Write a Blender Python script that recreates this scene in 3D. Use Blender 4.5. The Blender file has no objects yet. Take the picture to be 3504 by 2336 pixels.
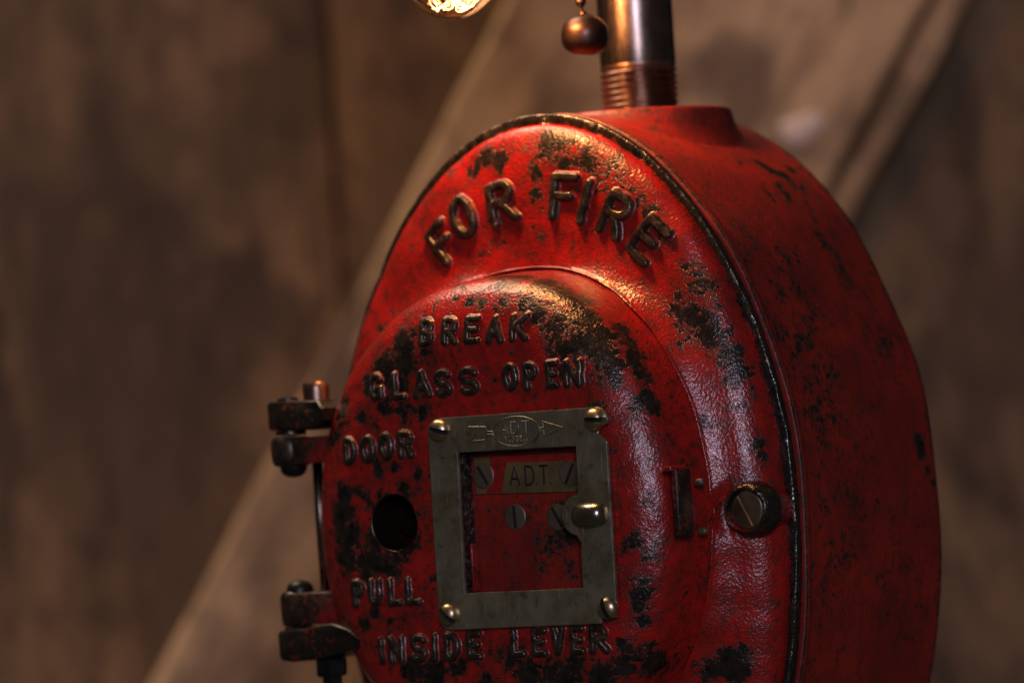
import bpy, math, random
import numpy as np
from mathutils import Vector, Matrix
from mathutils.geometry import delaunay_2d_cdt

# ------------------------------------------------------------------ camera, world, light
MM = 0.001
scene = bpy.context.scene
YAW, ROLL, ELEV = math.radians(36), math.radians(3.55), math.radians(1.5)
DIST = 1300.0
view = np.array([-math.sin(YAW) * math.cos(ELEV), math.cos(YAW) * math.cos(ELEV), math.sin(ELEV)])
right = np.array([math.cos(YAW), math.sin(YAW), 0.0])
upv = np.cross(right, view)
aim = np.array([-13.2, 0.0, 53.5])
cam_pos = aim - DIST * view
cr = right * math.cos(ROLL) - upv * math.sin(ROLL)
cu = right * math.sin(ROLL) + upv * math.cos(ROLL)
cam = bpy.data.cameras.new("camera")
cam_ob = bpy.data.objects.new("camera", cam)
scene.collection.objects.link(cam_ob)
M = Matrix.Identity(4)
for i in range(3):
    M[i][0], M[i][1], M[i][2], M[i][3] = cr[i], cu[i], -view[i], cam_pos[i] * MM
cam_ob.matrix_world = M
cam.sensor_width = 36.0
cam.lens = 166.95
cam.clip_start = 0.01
cam.clip_end = 50
cam.dof.use_dof = True
cam.dof.focus_distance = float((np.array([25, -34, 15]) - cam_pos) @ view) * MM
cam.dof.aperture_fstop = 8.2
scene.camera = cam_ob

world = bpy.data.worlds.new("World")
scene.world = world
world.use_nodes = True
wb = world.node_tree.nodes["Background"]
wb.inputs[0].default_value = (0.66, 0.60, 0.52, 1)
wb.inputs[1].default_value = 0.045

def area(name, loc, target, sx, sy, power, color):
    l = bpy.data.lights.new(name, 'AREA')
    l.shape = 'RECTANGLE'; l.size = sx; l.size_y = sy; l.energy = power; l.color = color
    o = bpy.data.objects.new(name, l); scene.collection.objects.link(o)
    o.location = loc
    d = Vector(target) - Vector(loc)
    o.rotation_euler = d.to_track_quat('-Z', 'Y').to_euler()
    return o
# the window of the room, behind the camera
wd = -np.array([-math.sin(YAW + .04), math.cos(YAW + .04), 0])
wl = wd * 2.3 + np.array([0, 0, .5])
area("window_light", tuple(wl), (0, 0, 0.05), 0.42, 0.62, 17.0, (0.80, 0.77, 1.0))
# warm fill added overhead, unseen, to lift the wall and the box's crown
area("overhead_fill", (-0.85, 0.0, 1.7), (-0.1, 0.15, 0.05), 0.8, 0.8, 27, (1.0, 0.77, 0.54))
bl = bpy.data.lights.new("bulb_light", 'POINT')
bl.energy = 1.15; bl.color = (1.0, 0.45, 0.16); bl.shadow_soft_size = 0.013
bl_ob = bpy.data.objects.new("bulb_light", bl); scene.collection.objects.link(bl_ob)
bl_ob.location = (-4 * MM, -30 * MM, 172 * MM)

scene.view_settings.view_transform = 'Standard'
scene.view_settings.look = 'None'
scene.view_settings.exposure = 0.0
scene.view_settings.gamma = 1.0
scene.cycles.max_bounces = 8
scene.cycles.caustics_reflective = False
scene.cycles.caustics_refractive = False
scene.cycles.sample_clamp_indirect = 4.0
# ------------------------------------------------------------------ node helpers
def newmat(name):
    m = bpy.data.materials.new(name); m.use_nodes = True
    nt = m.node_tree; nt.nodes.clear()
    out = nt.nodes.new('ShaderNodeOutputMaterial')
    return m, nt, out
def N(nt, typ, **kw):
    n = nt.nodes.new(typ)
    for k, v in kw.items():
        if k == 'inp':
            for kk, vv in v.items(): n.inputs[kk].default_value = vv
        else: setattr(n, k, v)
    return n
def L(nt, a, b): nt.links.new(a, b)
def math_(nt, op, a, b=None, c=None, clamp=False):
    n = nt.nodes.new('ShaderNodeMath'); n.operation = op; n.use_clamp = clamp
    for i, x in enumerate((a, b, c)):
        if x is None: continue
        if isinstance(x, (int, float)): n.inputs[i].default_value = x
        else: nt.links.new(x, n.inputs[i])
    return n.outputs[0]
def noise(nt, vec, scale, detail=4, rough=.55, dist=0.0):
    n = nt.nodes.new('ShaderNodeTexNoise'); n.inputs['Scale'].default_value = scale
    n.inputs['Detail'].default_value = detail; n.inputs['Roughness'].default_value = rough
    n.inputs['Distortion'].default_value = dist
    nt.links.new(vec, n.inputs['Vector']); return n.outputs['Fac']
def ramp(nt, fac, stops, interp='LINEAR'):
    n = nt.nodes.new('ShaderNodeValToRGB'); n.color_ramp.interpolation = interp
    el = n.color_ramp.elements
    while len(el) < len(stops): el.new(0.5)
    for e, (p, c) in zip(el, stops):
        e.position = p; e.color = (c, c, c, 1) if isinstance(c, (int, float)) else (*c, 1)
    nt.links.new(fac, n.inputs[0]); return n.outputs[0]
def mix(nt, fac, a, b):
    n = nt.nodes.new('ShaderNodeMix'); n.data_type = 'RGBA'
    if isinstance(fac, (int, float)): n.inputs[0].default_value = fac
    else: nt.links.new(fac, n.inputs[0])
    for i, x in ((6, a), (7, b)):
        if isinstance(x, tuple): n.inputs[i].default_value = (*x, 1)
        else: nt.links.new(x, n.inputs[i])
    return n.outputs[2]
def bump(nt, h, strength, dist, normal=None):
    n = nt.nodes.new('ShaderNodeBump'); n.inputs['Strength'].default_value = strength
    n.inputs['Distance'].default_value = dist
    nt.links.new(h, n.inputs['Height'])
    if normal is not None: nt.links.new(normal, n.inputs['Normal'])
    return n.outputs[0]

# ------------------------------------------------------------------ materials
def painted_iron(name, red_a, red_b, streak=False, grit=1.0, base_shift=0.0, rrough=.29, coat=.32, brown=False):
    """worn red enamel on dark lacquered cast iron; the mesh attribute 'wear' says where it is bare, and darkens a few shaded spots"""
    m, nt, out = newmat(name)
    tc = N(nt, 'ShaderNodeTexCoord').outputs['Object']
    if streak:
        mp = N(nt, 'ShaderNodeMapping'); mp.inputs['Scale'].default_value = (1, 1, .55)
        L(nt, tc, mp.inputs[0]); sv = mp.outputs[0]
    else: sv = tc
    wear = N(nt, 'ShaderNodeAttribute', attribute_name='wear').outputs['Fac']
    n1 = noise(nt, tc, 170, 7, .62, .6)
    n2 = noise(nt, tc, 620, 5, .65, .3)
    n3 = noise(nt, tc, 45, 3, .5)
    a = math_(nt, 'MULTIPLY', math_(nt, 'SUBTRACT', n1, .5), 2.1)
    b = math_(nt, 'MULTIPLY', math_(nt, 'SUBTRACT', n2, .5), 2.1)
    w = math_(nt, 'ADD', math_(nt, 'ADD', wear, a), math_(nt, 'ADD', b, base_shift))
    mask = ramp(nt, w, [(.475, 0.), (.595, 1.)])
    edge = ramp(nt, w, [(.14, 0.), (.50, 1.), (.62, 0.)])
    # paint colour: dirty, rubbed, slightly uneven
    c1 = mix(nt, ramp(nt, n3, [(.35, 0.), (.65, 1.)]), red_a, red_b)
    dirt = noise(nt, sv, 230, 6, .65, .4)
    c2 = mix(nt, math_(nt, 'MULTIPLY', ramp(nt, dirt, [(.42, 0.), (.70, 1.)]), .56 if streak else .70), c1, (.055, .010, .006))
    c2 = mix(nt, math_(nt, 'MULTIPLY', edge, .68), c2, (.060, .009, .006))
    fine = noise(nt, tc, 1500, 3, .6)
    c2 = mix(nt, math_(nt, 'MULTIPLY', ramp(nt, fine, [(.45, 0.), (.72, 1.)]), .35), c2, (.10, .02, .012))
    iron = mix(nt, ramp(nt, noise(nt, tc, 300, 5, .6), [(.35, 0.), (.7, 1.)]), (.010, .010, .009) if not brown else (.016, .013, .010), (.045, .032, .022) if not brown else (.085, .055, .034))
    iron = mix(nt, math_(nt, 'MULTIPLY', ramp(nt, noise(nt, tc, 900, 4, .6), [(.6, 0.), (.75, 1.)]), .4), iron, (.10, .055, .025))
    polish = ramp(nt, math_(nt, 'ADD', wear, math_(nt, 'MULTIPLY', math_(nt, 'SUBTRACT', n2, .5), .8)), [(.66, 0.), (.78, 1.)])
    # values above 1.3 in the attribute are edges rubbed to bright metal
    iron = mix(nt, math_(nt, 'MULTIPLY', ramp(nt, w, [(.48, 0.), (.56, 1.), (.74, 0.)]), .65), iron, (.095, .042, .024))
    polish = ramp(nt, math_(nt, 'MULTIPLY', math_(nt, 'ADD', wear, math_(nt, 'MULTIPLY', math_(nt, 'SUBTRACT', n2, .5), 1.2)), .5), [(.62, 0.), (.75, 1.)])
    iron = mix(nt, polish, iron, (.46, .40, .34))
    col = mix(nt, mask, c2, iron)
    # relief
    h1 = noise(nt, tc, 1250, 2, .55)
    hp = N(nt, 'ShaderNodeTexVoronoi'); hp.inputs['Scale'].default_value = 1500; L(nt, tc, hp.inputs['Vector'])
    hammered = math_(nt, 'MULTIPLY', hp.outputs['Distance'], mask)
    hgt = math_(nt, 'ADD', math_(nt, 'MULTIPLY', math_(nt, 'SUBTRACT', 1.0, mask), .32),
                math_(nt, 'ADD', math_(nt, 'MULTIPLY', h1, .95 * grit), math_(nt, 'MULTIPLY', hammered, .30 * grit)))
    hgt = math_(nt, 'ADD', hgt, math_(nt, 'MULTIPLY', noise(nt, tc, 260, 3, .5), .45 * grit))
    nrm = bump(nt, hgt, .9, .00026)
    nrm2 = bump(nt, hgt, .9, .00020)
    p = N(nt, 'ShaderNodeBsdfPrincipled')
    L(nt, col, p.inputs['Base Color']); L(nt, nrm, p.inputs['Normal'])
    rg = math_(nt, 'ADD', math_(nt, 'MULTIPLY', mask, -.02), math_(nt, 'ADD', math_(nt, 'MULTIPLY', dirt, .22), rrough - .11))
    L(nt, rg, p.inputs['Roughness'])
    L(nt, math_(nt, 'ADD', math_(nt, 'MULTIPLY', mask, .45), math_(nt, 'MULTIPLY', polish, .45)), p.inputs['Metallic'])
    L(nt, math_(nt, 'MULTIPLY', math_(nt, 'SUBTRACT', 1.0, math_(nt, 'MULTIPLY', mask, .6)), coat), p.inputs['Coat Weight']); p.inputs['Coat Roughness'].default_value = .13
    L(nt, nrm2, p.inputs['Coat Normal'])
    L(nt, p.outputs[0], out.inputs[0]); return m

def metal(name, col, rough, col2=None, bscale=900, bstr=.3, bdist=.00006, metallic=1.0, stretch=None, aged=False):
    m, nt, out = newmat(name)
    tc = N(nt, 'ShaderNodeTexCoord').outputs['Object']
    v = tc
    if stretch:
        mp = N(nt, 'ShaderNodeMapping'); mp.inputs['Scale'].default_value = stretch
        L(nt, tc, mp.inputs[0]); v = mp.outputs[0]
    nz = noise(nt, v, bscale, 5, .6)
    big = noise(nt, tc, 110, 5, .6)
    p = N(nt, 'ShaderNodeBsdfPrincipled')
    c = mix(nt, ramp(nt, big, [(.35, 0.), (.68, 1.)]), col, col2 or tuple(x * .6 for x in col))
    if aged:
        mp = N(nt, 'ShaderNodeMapping'); mp.inputs['Rotation'].default_value = (0, math.radians(24), 0); mp.inputs['Scale'].default_value = (1, 1, .05)
        L(nt, tc, mp.inputs[0]); sc = noise(nt, mp.outputs[0], 2600, 2, .5)
        mp3 = N(nt, 'ShaderNodeMapping'); mp3.inputs['Rotation'].default_value = (0, math.radians(-62), 0); mp3.inputs['Scale'].default_value = (1, 1, .04)
        L(nt, tc, mp3.inputs[0]); sc2 = noise(nt, mp3.outputs[0], 2200, 2, .5)
        tarn = noise(nt, tc, 75, 6, .7, .8)
        c = mix(nt, math_(nt, 'MULTIPLY', ramp(nt, tarn, [(.45, 0.), (.62, 1.)]), .6), c, (.17, .125, .06))
        c = mix(nt, math_(nt, 'MULTIPLY', ramp(nt, noise(nt, tc, 420, 5, .7), [(.55, 0.), (.7, 1.)]), .6), c, (.05, .045, .035))
        c = mix(nt, math_(nt, 'MULTIPLY', ramp(nt, math_(nt, 'MAXIMUM', sc, sc2), [(.66, 0.), (.74, 1.)]), .55), c, (.62, .58, .46))
        nz = math_(nt, 'ADD', nz, math_(nt, 'MULTIPLY', tarn, .8))
    L(nt, c, p.inputs['Base Color'])
    L(nt, math_(nt, 'ADD', math_(nt, 'MULTIPLY', nz, .22), rough - .11), p.inputs['Roughness'])
    p.inputs['Metallic'].default_value = metallic
    if metallic == 0: p.inputs['Specular IOR Level'].default_value = .05
    L(nt, bump(nt, nz, bstr, bdist), p.inputs['Normal'])
    L(nt, p.outputs[0], out.inputs[0]); return m

def wood(name, c_lo, c_hi, c_dark):
    m, nt, out = newmat(name)
    tc = N(nt, 'ShaderNodeTexCoord').outputs['Object']
    rnd = N(nt, 'ShaderNodeObjectInfo').outputs['Random']
    off = N(nt, 'ShaderNodeVectorMath', operation='ADD'); L(nt, tc, off.inputs[0])
    cmb = N(nt, 'ShaderNodeCombineXYZ'); L(nt, math_(nt, 'MULTIPLY', rnd, 7.0), cmb.inputs[0]); L(nt, cmb.outputs[0], off.inputs[1])
    mp = N(nt, 'ShaderNodeMapping'); mp.inputs['Scale'].default_value = (1, 1, .12); L(nt, off.outputs[0], mp.inputs[0])
    mp2 = N(nt, 'ShaderNodeMapping'); mp2.inputs['Scale'].default_value = (1, 1, .5); L(nt, off.outputs[0], mp2.inputs[0])
    grain = noise(nt, mp.outputs[0], 160, 6, .65, 1.0)
    blot = noise(nt, mp2.outputs[0], 15, 4, .6, .6)
    spots = noise(nt, mp2.outputs[0], 30, 3, .5, .5)
    c = mix(nt, ramp(nt, blot, [(.40, 0.), (.60, 1.)]), c_lo, c_hi)
    c = mix(nt, math_(nt, 'MULTIPLY', ramp(nt, grain, [(.45, 0.), (.7, 1.)]), .45), c, c_dark)
    mott = noise(nt, mp2.outputs[0], 75, 4, .6, .4)
    c = mix(nt, math_(nt, 'MULTIPLY', ramp(nt, mott, [(.48, 0.), (.62, 1.)]), .5), c, c_dark)
    c = mix(nt, math_(nt, 'MULTIPLY', ramp(nt, spots, [(.53, 0.), (.64, 1.)]), .8), c, c_dark)
    p = N(nt, 'ShaderNodeBsdfPrincipled'); L(nt, c, p.inputs['Base Color'])
    p.inputs['Roughness'].default_value = .75
    L(nt, bump(nt, math_(nt, 'ADD', grain, blot), .6, .0012), p.inputs['Normal'])
    L(nt, p.outputs[0], out.inputs[0]); return m

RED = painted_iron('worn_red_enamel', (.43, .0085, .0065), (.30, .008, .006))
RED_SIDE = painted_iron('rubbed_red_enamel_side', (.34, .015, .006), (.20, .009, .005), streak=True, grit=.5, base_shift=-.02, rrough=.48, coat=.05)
IRON = painted_iron('letter_iron', (.34, .014, .009), (.26, .012, .008), grit=.4, rrough=.33, coat=.15, brown=True)
HINGE = painted_iron('hinge_iron', (.34, .014, .009), (.22, .012, .008), grit=.5, rrough=.36, coat=.08)
PLATE = metal('tarnished_nickel_plate', (.40, .365, .245), .30, (.25, .215, .135), bscale=900, bstr=.4, bdist=.00008, metallic=.8, aged=True)
BRASS = metal('brass_screw', (.70, .54, .34), .34, (.42, .30, .17), bstr=.3)
OLDBRASS = metal('dull_brass_label', (.22, .150, .058), .5, (.11, .075, .032), metallic=.4)
DULLSCREW = metal('dull_screw', (.20, .14, .085), .45, (.09, .07, .05), metallic=.5)
STEEL = metal('dark_steel_pipe', (.29, .215, .185), .27, (.18, .13, .11), bscale=700, bstr=.25, bdist=.00004, stretch=(1, 1, .15))
THREAD = metal('thread_steel', (.40, .27, .20), .32, (.22, .14, .11), bscale=900, bstr=.4)
BLACKMET = metal('blackened_metal', (.035, .032, .030), .38, (.015, .014, .013), bstr=.35, metallic=.6)
BRONZE = metal('dark_bronze_ball', (.12, .070, .055), .38, (.08, .048, .042), bscale=1200, bstr=.25)
EDGE = metal('rubbed_bright_edge', (.50, .45, .34), .33, (.16, .14, .10), bscale=1500, bstr=.5, metallic=.9)
BRIGHT = metal('worn_bright_edge', (.40, .34, .28), .35, (.14, .11, .09), bscale=1500, bstr=.6, bdist=.0001)
DARK, _nt, _o = newmat('dark_cavity')
_p = N(_nt, 'ShaderNodeBsdfPrincipled'); _p.inputs['Base Color'].default_value = (.006, .005, .005, 1); _p.inputs['Roughness'].default_value = .8
L(_nt, _p.outputs[0], _o.inputs[0])
CAVE = metal('dark_socket', (.012, .005, .004), .9, bstr=.3, metallic=.0)
PLANK = wood('brown_weathered_plank', (.118, .066, .029), (.275, .156, .068), (.050, .027, .011))
BRACE = wood('pale_weathered_board', (.42, .26, .130), (.70, .45, .235), (.15, .088, .048))
PALE = metal('pale_bolt_head', (.88, .70, .58), .6, (.7, .52, .42), metallic=.2)

GLOWD, _nt, _o = newmat('dim_glow_wire')  # extra dim wires stand in for the orange bloom round the hot filament
_e = N(_nt, 'ShaderNodeEmission'); _e.inputs[0].default_value = (1.0, .30, .09, 1); _e.inputs[1].default_value = 2.2
L(_nt, _e.outputs[0], _o.inputs[0])
FIL, _nt, _o = newmat('glowing_filament')
_e = N(_nt, 'ShaderNodeEmission'); _e.inputs[0].default_value = (1.0, .46, .18, 1); _e.inputs[1].default_value = 10
L(_nt, _e.outputs[0], _o.inputs[0])
GLASS, _nt, _o = newmat('glow_tinted_bulb_glass')
_lw = N(_nt, 'ShaderNodeLayerWeight'); _lw.inputs[0].default_value = .22
_t = N(_nt, 'ShaderNodeBsdfTransparent')
L(_nt, mix(_nt, ramp(_nt, _lw.outputs['Facing'], [(.35, 0.), (1., 1.)]), (1., .93, .82), (.78, .40, .22)), _t.inputs[0])  # rim tinted orange to put the bulb's warm glow into the glass
_g = N(_nt, 'ShaderNodeBsdfGlossy'); _g.inputs[0].default_value = (1, .9, .8, 1); _g.inputs[1].default_value = .04
_ms = N(_nt, 'ShaderNodeMixShader')
L(_nt, ramp(_nt, _lw.outputs['Fresnel'], [(0., .04), (1., .75)]), _ms.inputs[0])
L(_nt, _t.outputs[0], _ms.inputs[1]); L(_nt, _g.outputs[0], _ms.inputs[2]); L(_nt, _ms.outputs[0], _o.inputs[0])

# ------------------------------------------------------------------ object helpers
COLL = scene.collection
WPOS = {}
def tag(o, label=None, cat=None, group=None, kind=None):
    for k, v in (('label', label), ('category', cat), ('group', group), ('kind', kind)):
        if v: o[k] = v
    return o
def empty(name, loc):
    o = bpy.data.objects.new(name, None); COLL.objects.link(o); o.empty_display_size = .02
    o.location = Vector(loc) * MM; WPOS[o] = Vector(loc); return o
def part(name, V, F, mat, parent=None, wear=None, smooth=True, sharp=None, origin=None):
    """V in mm, world; the object's origin goes to the middle of its box"""
    V = np.asarray(V, float)
    c = (V.max(0) + V.min(0)) / 2 if origin is None else np.asarray(origin, float)
    me = bpy.data.meshes.new(name)
    me.from_pydata(((V - c) * MM).tolist(), [], [list(map(int, f)) for f in F])
    me.validate()
    if wear is not None:
        at = me.attributes.new('wear', 'FLOAT', 'POINT')
        arr = np.zeros(len(me.vertices), 'f'); w = np.broadcast_to(np.asarray(wear, 'f'), (len(V),)); arr[:] = w[:len(arr)]
        at.data.foreach_set('value', arr)
    me.materials.append(mat)
    if smooth:
        me.shade_smooth()
        if sharp: me.set_sharp_from_angle(angle=math.radians(sharp))
    o = bpy.data.objects.new(name, me); COLL.objects.link(o)
    p = WPOS[parent] if parent is not None else Vector((0, 0, 0))
    if parent is not None: o.parent = parent
    o.location = (Vector(c) - p) * MM
    WPOS[o] = Vector(c); return o
def again(src, pos, parent, rot=None):
    """copy of a part, mesh shared, origin placed at pos (mm, world)"""
    o = src.copy(); COLL.objects.link(o); o.parent = parent
    o.location = (Vector(pos) - WPOS[parent]) * MM
    if rot is not None: o.rotation_euler = rot
    WPOS[o] = Vector(pos); return o
def grid_faces(n, m, close=True):
    """n rings of m points"""
    F = []
    for i in range(n - 1):
        for j in range(m if close else m - 1):
            k = (j + 1) % m
            F.append((i * m + j, i * m + k, (i + 1) * m + k, (i + 1) * m + j))
    return F
def lathe(prof, seg=40, axis='z', centre=(0, 0, 0), cap=True):
    """prof = [(radius, height)] along axis; 'f' axis: height towards the viewer (-Y)"""
    V = []
    for r, h in prof:
        for j in range(seg):
            a = 2 * math.pi * j / seg
            x, y = r * math.cos(a), r * math.sin(a)
            V.append((x, y, h) if axis == 'z' else (x, -h, y))
    F = grid_faces(len(prof), seg)
    if cap:
        F.append(tuple(range(seg))[::-1]); F.append(tuple((len(prof) - 1) * seg + j for j in range(seg)))
    V = np.array(V) + np.array(centre); return V, F
def tube(path, r, seg=10):
    P = np.array(path, float); V = []
    for i, p in enumerate(P):
        t = P[min(i + 1, len(P) - 1)] - P[max(i - 1, 0)]; t /= np.linalg.norm(t)
        a = np.cross(t, [0.3, 0.2, 1.0]);
        if np.linalg.norm(a) < .1: a = np.cross(t, [1, 0, 0])
        a /= np.linalg.norm(a); b = np.cross(t, a)
        for j in range(seg):
            w = 2 * math.pi * j / seg; V.append(p + r * (a * math.cos(w) + b * math.sin(w)))
    F = grid_faces(len(P), seg)
    F.append(tuple(range(seg))[::-1]); F.append(tuple((len(P) - 1) * seg + j for j in range(seg)))
    return np.array(V), F
def join(parts):
    V = []; F = []; k = 0
    for v, f in parts:
        V.append(np.asarray(v, float)); F += [tuple(i + k for i in q) for q in f]; k += len(v)
    return np.concatenate(V), F
def rbox(x0, x1, y0, y1, z0, z1, r=1.0, n=3):
    """box with rounded vertical outline and rounded top and bottom rims"""
    def ring(ins):
        pts = []
        rr = max(r - ins, .05)
        for cx, cy, a0 in ((x1 - r, y1 - r, 0), (x0 + r, y1 - r, 90), (x0 + r, y0 + r, 180), (x1 - r, y0 + r, 270)):
            for k in range(n + 1):
                a = math.radians(a0 + 90 * k / n); pts.append((cx + rr * math.cos(a), cy + rr * math.sin(a)))
        return pts
    V = []; lv = [(r * .6, z0), (r * .18, z0 + r * .18), (0, z0 + r * .6), (0, z1 - r * .6), (r * .18, z1 - r * .18), (r * .6, z1)]
    for ins, z in lv: V += [(x, y, z) for x, y in ring(ins)]
    m = 4 * (n + 1); F = grid_faces(len(lv), m)
    F.append(tuple(range(m))[::-1]); F.append(tuple((len(lv) - 1) * m + j for j in range(m)))
    # subdivide the long faces a little through the z direction is not needed: relief comes from the material
    return np.array(V), F
def wobble(V, amp, sc, seed=0):
    """gentle unevenness of a sand casting"""
    V = np.asarray(V, float); rs = np.random.RandomState(seed); o = np.zeros(len(V))
    for k in range(6):
        d = rs.normal(size=3); d /= np.linalg.norm(d)
        o += np.sin(V @ d * (2 * math.pi / (sc * (.6 + rs.rand()))) + rs.rand() * 7)
    return o * amp / 2.5
def wear_at(V, blobs, base):
    V = np.asarray(V, float); w = np.full(len(V), base, 'f')
    for x, y, z, r, s in blobs:
        d2 = ((V - np.array([x, y, z])) ** 2).sum(1) / (r * r)
        w = np.maximum(w, base + s * .80 * np.exp(-(d2 ** 1.5) * .8))
    return w
def slab(outer, holes, yf, thick, res=None):
    """flat sheet in the XZ plane with holes; front at y = yf, back at yf + thick"""
    loops = [outer] + holes; pts = []; edges = []
    for lp in loops:
        k = len(pts); pts += [Vector(p) for p in lp]; n = len(lp)
        edges += [(k + i, k + (i + 1) % n) for i in range(n)]
    vs, es, fs, *_ = delaunay_2d_cdt(pts, edges, [], 0, 1e-5)
    def inside(p, lp):
        c = False; n = len(lp)
        for i in range(n):
            (x1, y1), (x2, y2) = lp[i], lp[(i + 1) % n]
            if (y1 > p[1]) != (y2 > p[1]) and p[0] < (x2 - x1) * (p[1] - y1) / (y2 - y1) + x1: c = not c
        return c
    T = []
    for f in fs:
        c = sum((vs[i] for i in f), Vector((0, 0))) / len(f)
        if inside(c, outer) and not any(inside(c, h) for h in holes): T.append(tuple(f))
    n = len(vs); V = [(v.x, yf, v.y) for v in vs] + [(v.x, yf + thick, v.y) for v in vs]
    F = list(T) + [tuple(i + n for i in f[::-1]) for f in T]
    cnt = {}
    for f in T:
        for i in range(len(f)):
            a, b = f[i], f[(i + 1) % len(f)]; cnt[(a, b)] = 1
    for (a, b) in cnt:
        if (b, a) not in cnt: F.append((b, a, a + n, b + n))
    return V, F
def bevel(o, w, seg=2, ang=40):
    m = o.modifiers.new('edge', 'BEVEL'); m.width = w * MM; m.segments = seg; m.limit_method = 'ANGLE'
    m.angle_limit = math.radians(ang); m.use_clamp_overlap = False; return o
def arc(cx, cz, r, a0, a1, n=8):
    return [(cx + r * math.cos(math.radians(a0 + (a1 - a0) * i / n)), cz + r * math.sin(math.radians(a0 + (a1 - a0) * i / n))) for i in range(n + 1)]

# ------------------------------------------------------------------ shapes of the casting
A, B = 76.1, 114.3                  # oval outline of the box
CA, CB, CZ, CN = 60.0, 67.6, 5.5, 2.12   # crease round the door
DA, DB = 59.6, 67.2                 # the door
_ang = [0, 18, 30, 39, 45, 53, 60, 67, 78, 90, 105, 120, 180]
_cor = [1.004, 1.0, .993, .992, .993, .999, 1.009, 1.009, 1.005, 1.0, .996, .997, 1.0]
_cd = np.arange(-40, 221); _cs = np.interp(np.abs(np.where(_cd > 180, 360 - _cd, _cd)), _ang, _cor)
_kn = np.exp(-(np.arange(-36, 37) / 15.) ** 2); _kn /= _kn.sum(); _cs = np.convolve(np.pad(_cs, 36, mode='edge'), _kn, 'valid')
def outl(f):
    s, c = np.sin(f), np.cos(f); x, z = A * s, B * c
    k = np.interp(np.degrees(np.abs(np.arctan2(x, z))), _cd, _cs)
    return x * k, z * k
def crease(f):
    s, c = np.sin(f), np.cos(f); k = (np.abs(s) ** CN + np.abs(c) ** CN) ** (-1 / CN)
    return CA * s * k, CZ + CB * c * k
def hcrease(f):
    q = np.clip(np.abs(np.sin(f)) / .88, 0, 1); return 8.4 + 7.4 * q * q * (3 - 2 * q)
def hcov_t(d, Lg, f):
    hc = hcrease(f)
    P = 7.5 + (hc - 7.5) * np.exp(-(Lg - d) / (4.5 + 5.5 * np.clip(np.abs(np.sin(f)) / .9, 0, 1) ** 3))
    dp = np.maximum(d - 3, 0); we = np.clip(.55 * (Lg - 3), 5.2, 21)
    ex = 2.3 - .25 * np.clip((we - 6) / 14, 0, 1)
    t = np.minimum(dp / we, 1); E = (1 - (1 - t) ** ex) ** (1 / ex)
    return 1.6 + (P - 1.6) * E
def hcov(x, z):
    """height of the cover's face over any point (vectorised)"""
    x = np.asarray(x, float); z = np.asarray(z, float)
    g = np.arctan2(x / A, z / B); lo, hi = g - .5, g + .5
    def cross(f):
        ox, oz = outl(f); cx, cz = crease(f); return (cx - ox) * (z - oz) - (cz - oz) * (x - ox)
    slo = np.sign(cross(lo))
    for _ in range(26):
        m = (lo + hi) / 2; s = np.sign(cross(m)) == slo
        lo = np.where(s, m, lo); hi = np.where(s, hi, m)
    f = (lo + hi) / 2; ox, oz = outl(f); cx, cz = crease(f)
    Lg = np.hypot(cx - ox, cz - oz); d = ((x - ox) * (cx - ox) + (z - oz) * (cz - oz)) / Lg
    return hcov_t(d, Lg, f)
def hdoor(x, z):
    s = (np.abs(x / np.where(x < 0, DA * 1.055, DA)) ** CN + np.abs((z - CZ) / DB) ** CN) ** (1 / CN)
    u = np.clip((s - .675) / .285, 0, 1)
    return 25.8 + 11.2 * (1 - u ** 2.15) ** (1 / 2.15)

COV_P = [(-14.0,-6.9,104.2,3.5,1),(-17.6,-7.3,101.5,2.9,1),(-9.2,-7.5,103.1,3.2,1),(-19.7,-7.9,98.1,1.6,1),(9.4,-6.7,105.6,7.3,0.9),(16.7,-7.1,102.6,8.7,0.9),(23.7,-7.4,98.5,6.7,0.8),(3.4,-8.2,98.5,3.3,0.8),(5.5,-4.9,109.6,3.3,0.8),(3.4,-8.8,92.5,2.3,1),(2.3,-9.0,91.5,1.9,1),(-0.1,-11.1,82.8,2.7,1),(3.9,-11.9,80.7,3.5,1),(6.6,-12.7,78.7,2.0,1),(-4.1,-10.4,84.9,1.3,1),(14.9,-11.8,79.2,1.5,1),(16.1,-13.2,76.2,1.5,1),(22.0,-11.1,79.3,1.9,1),(25.6,-11.3,77.2,2.1,1),(28.6,-11.8,74.7,1.9,1),(32.1,-8.0,90.7,2.7,1),(36.1,-7.9,88.6,2.9,1),(40.0,-7.8,85.4,2.4,1),(41.5,-8.4,81.8,2.1,0.9),(44.2,-8.6,78.1,2.9,0.8),(39.9,-12.0,67.8,1.7,1),(49.2,-11.8,60.4,3.7,0.9),(53.1,-11.7,56.7,4.5,1),(57.9,-11.0,53.5,5.1,1),(61.3,-10.4,49.8,5.1,1),(64.1,-9.8,45.6,4.5,1),(65.8,-9.9,40.9,3.7,1),(66.9,-9.9,37.4,2.7,0.8),(50.9,-15.4,50.6,2.3,1.1),(54.5,-8.7,65.8,5.3,0.6),(59.3,-8.2,59.7,4.0,0.5),(70.9,-8.5,21.2,1.9,1),(71.3,-8.4,18.3,1.6,1),(67.9,-12.7,25.5,1.6,0.9),(69.1,-3.2,39.5,2.4,0.7),(69.0,-7.1,34.9,2.1,0.7),(63.5,-16.6,24.1,1.3,0.7),(59.6,-11.5,-36.5,5.3,1.1),(55.1,-13.2,-38.0,4.0,1),(63.1,-11.1,-32.0,2.9,1),(-30.1,-9.6,81.6,1.9,0.6),(-38.6,-12.9,66.6,4.0,0.55),(-43.5,-12.6,63.4,3.3,0.5),(-49.5,-12.2,59.0,2.9,0.6),(63.8,-18.7,9.4,1.3,0.8)]
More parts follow.
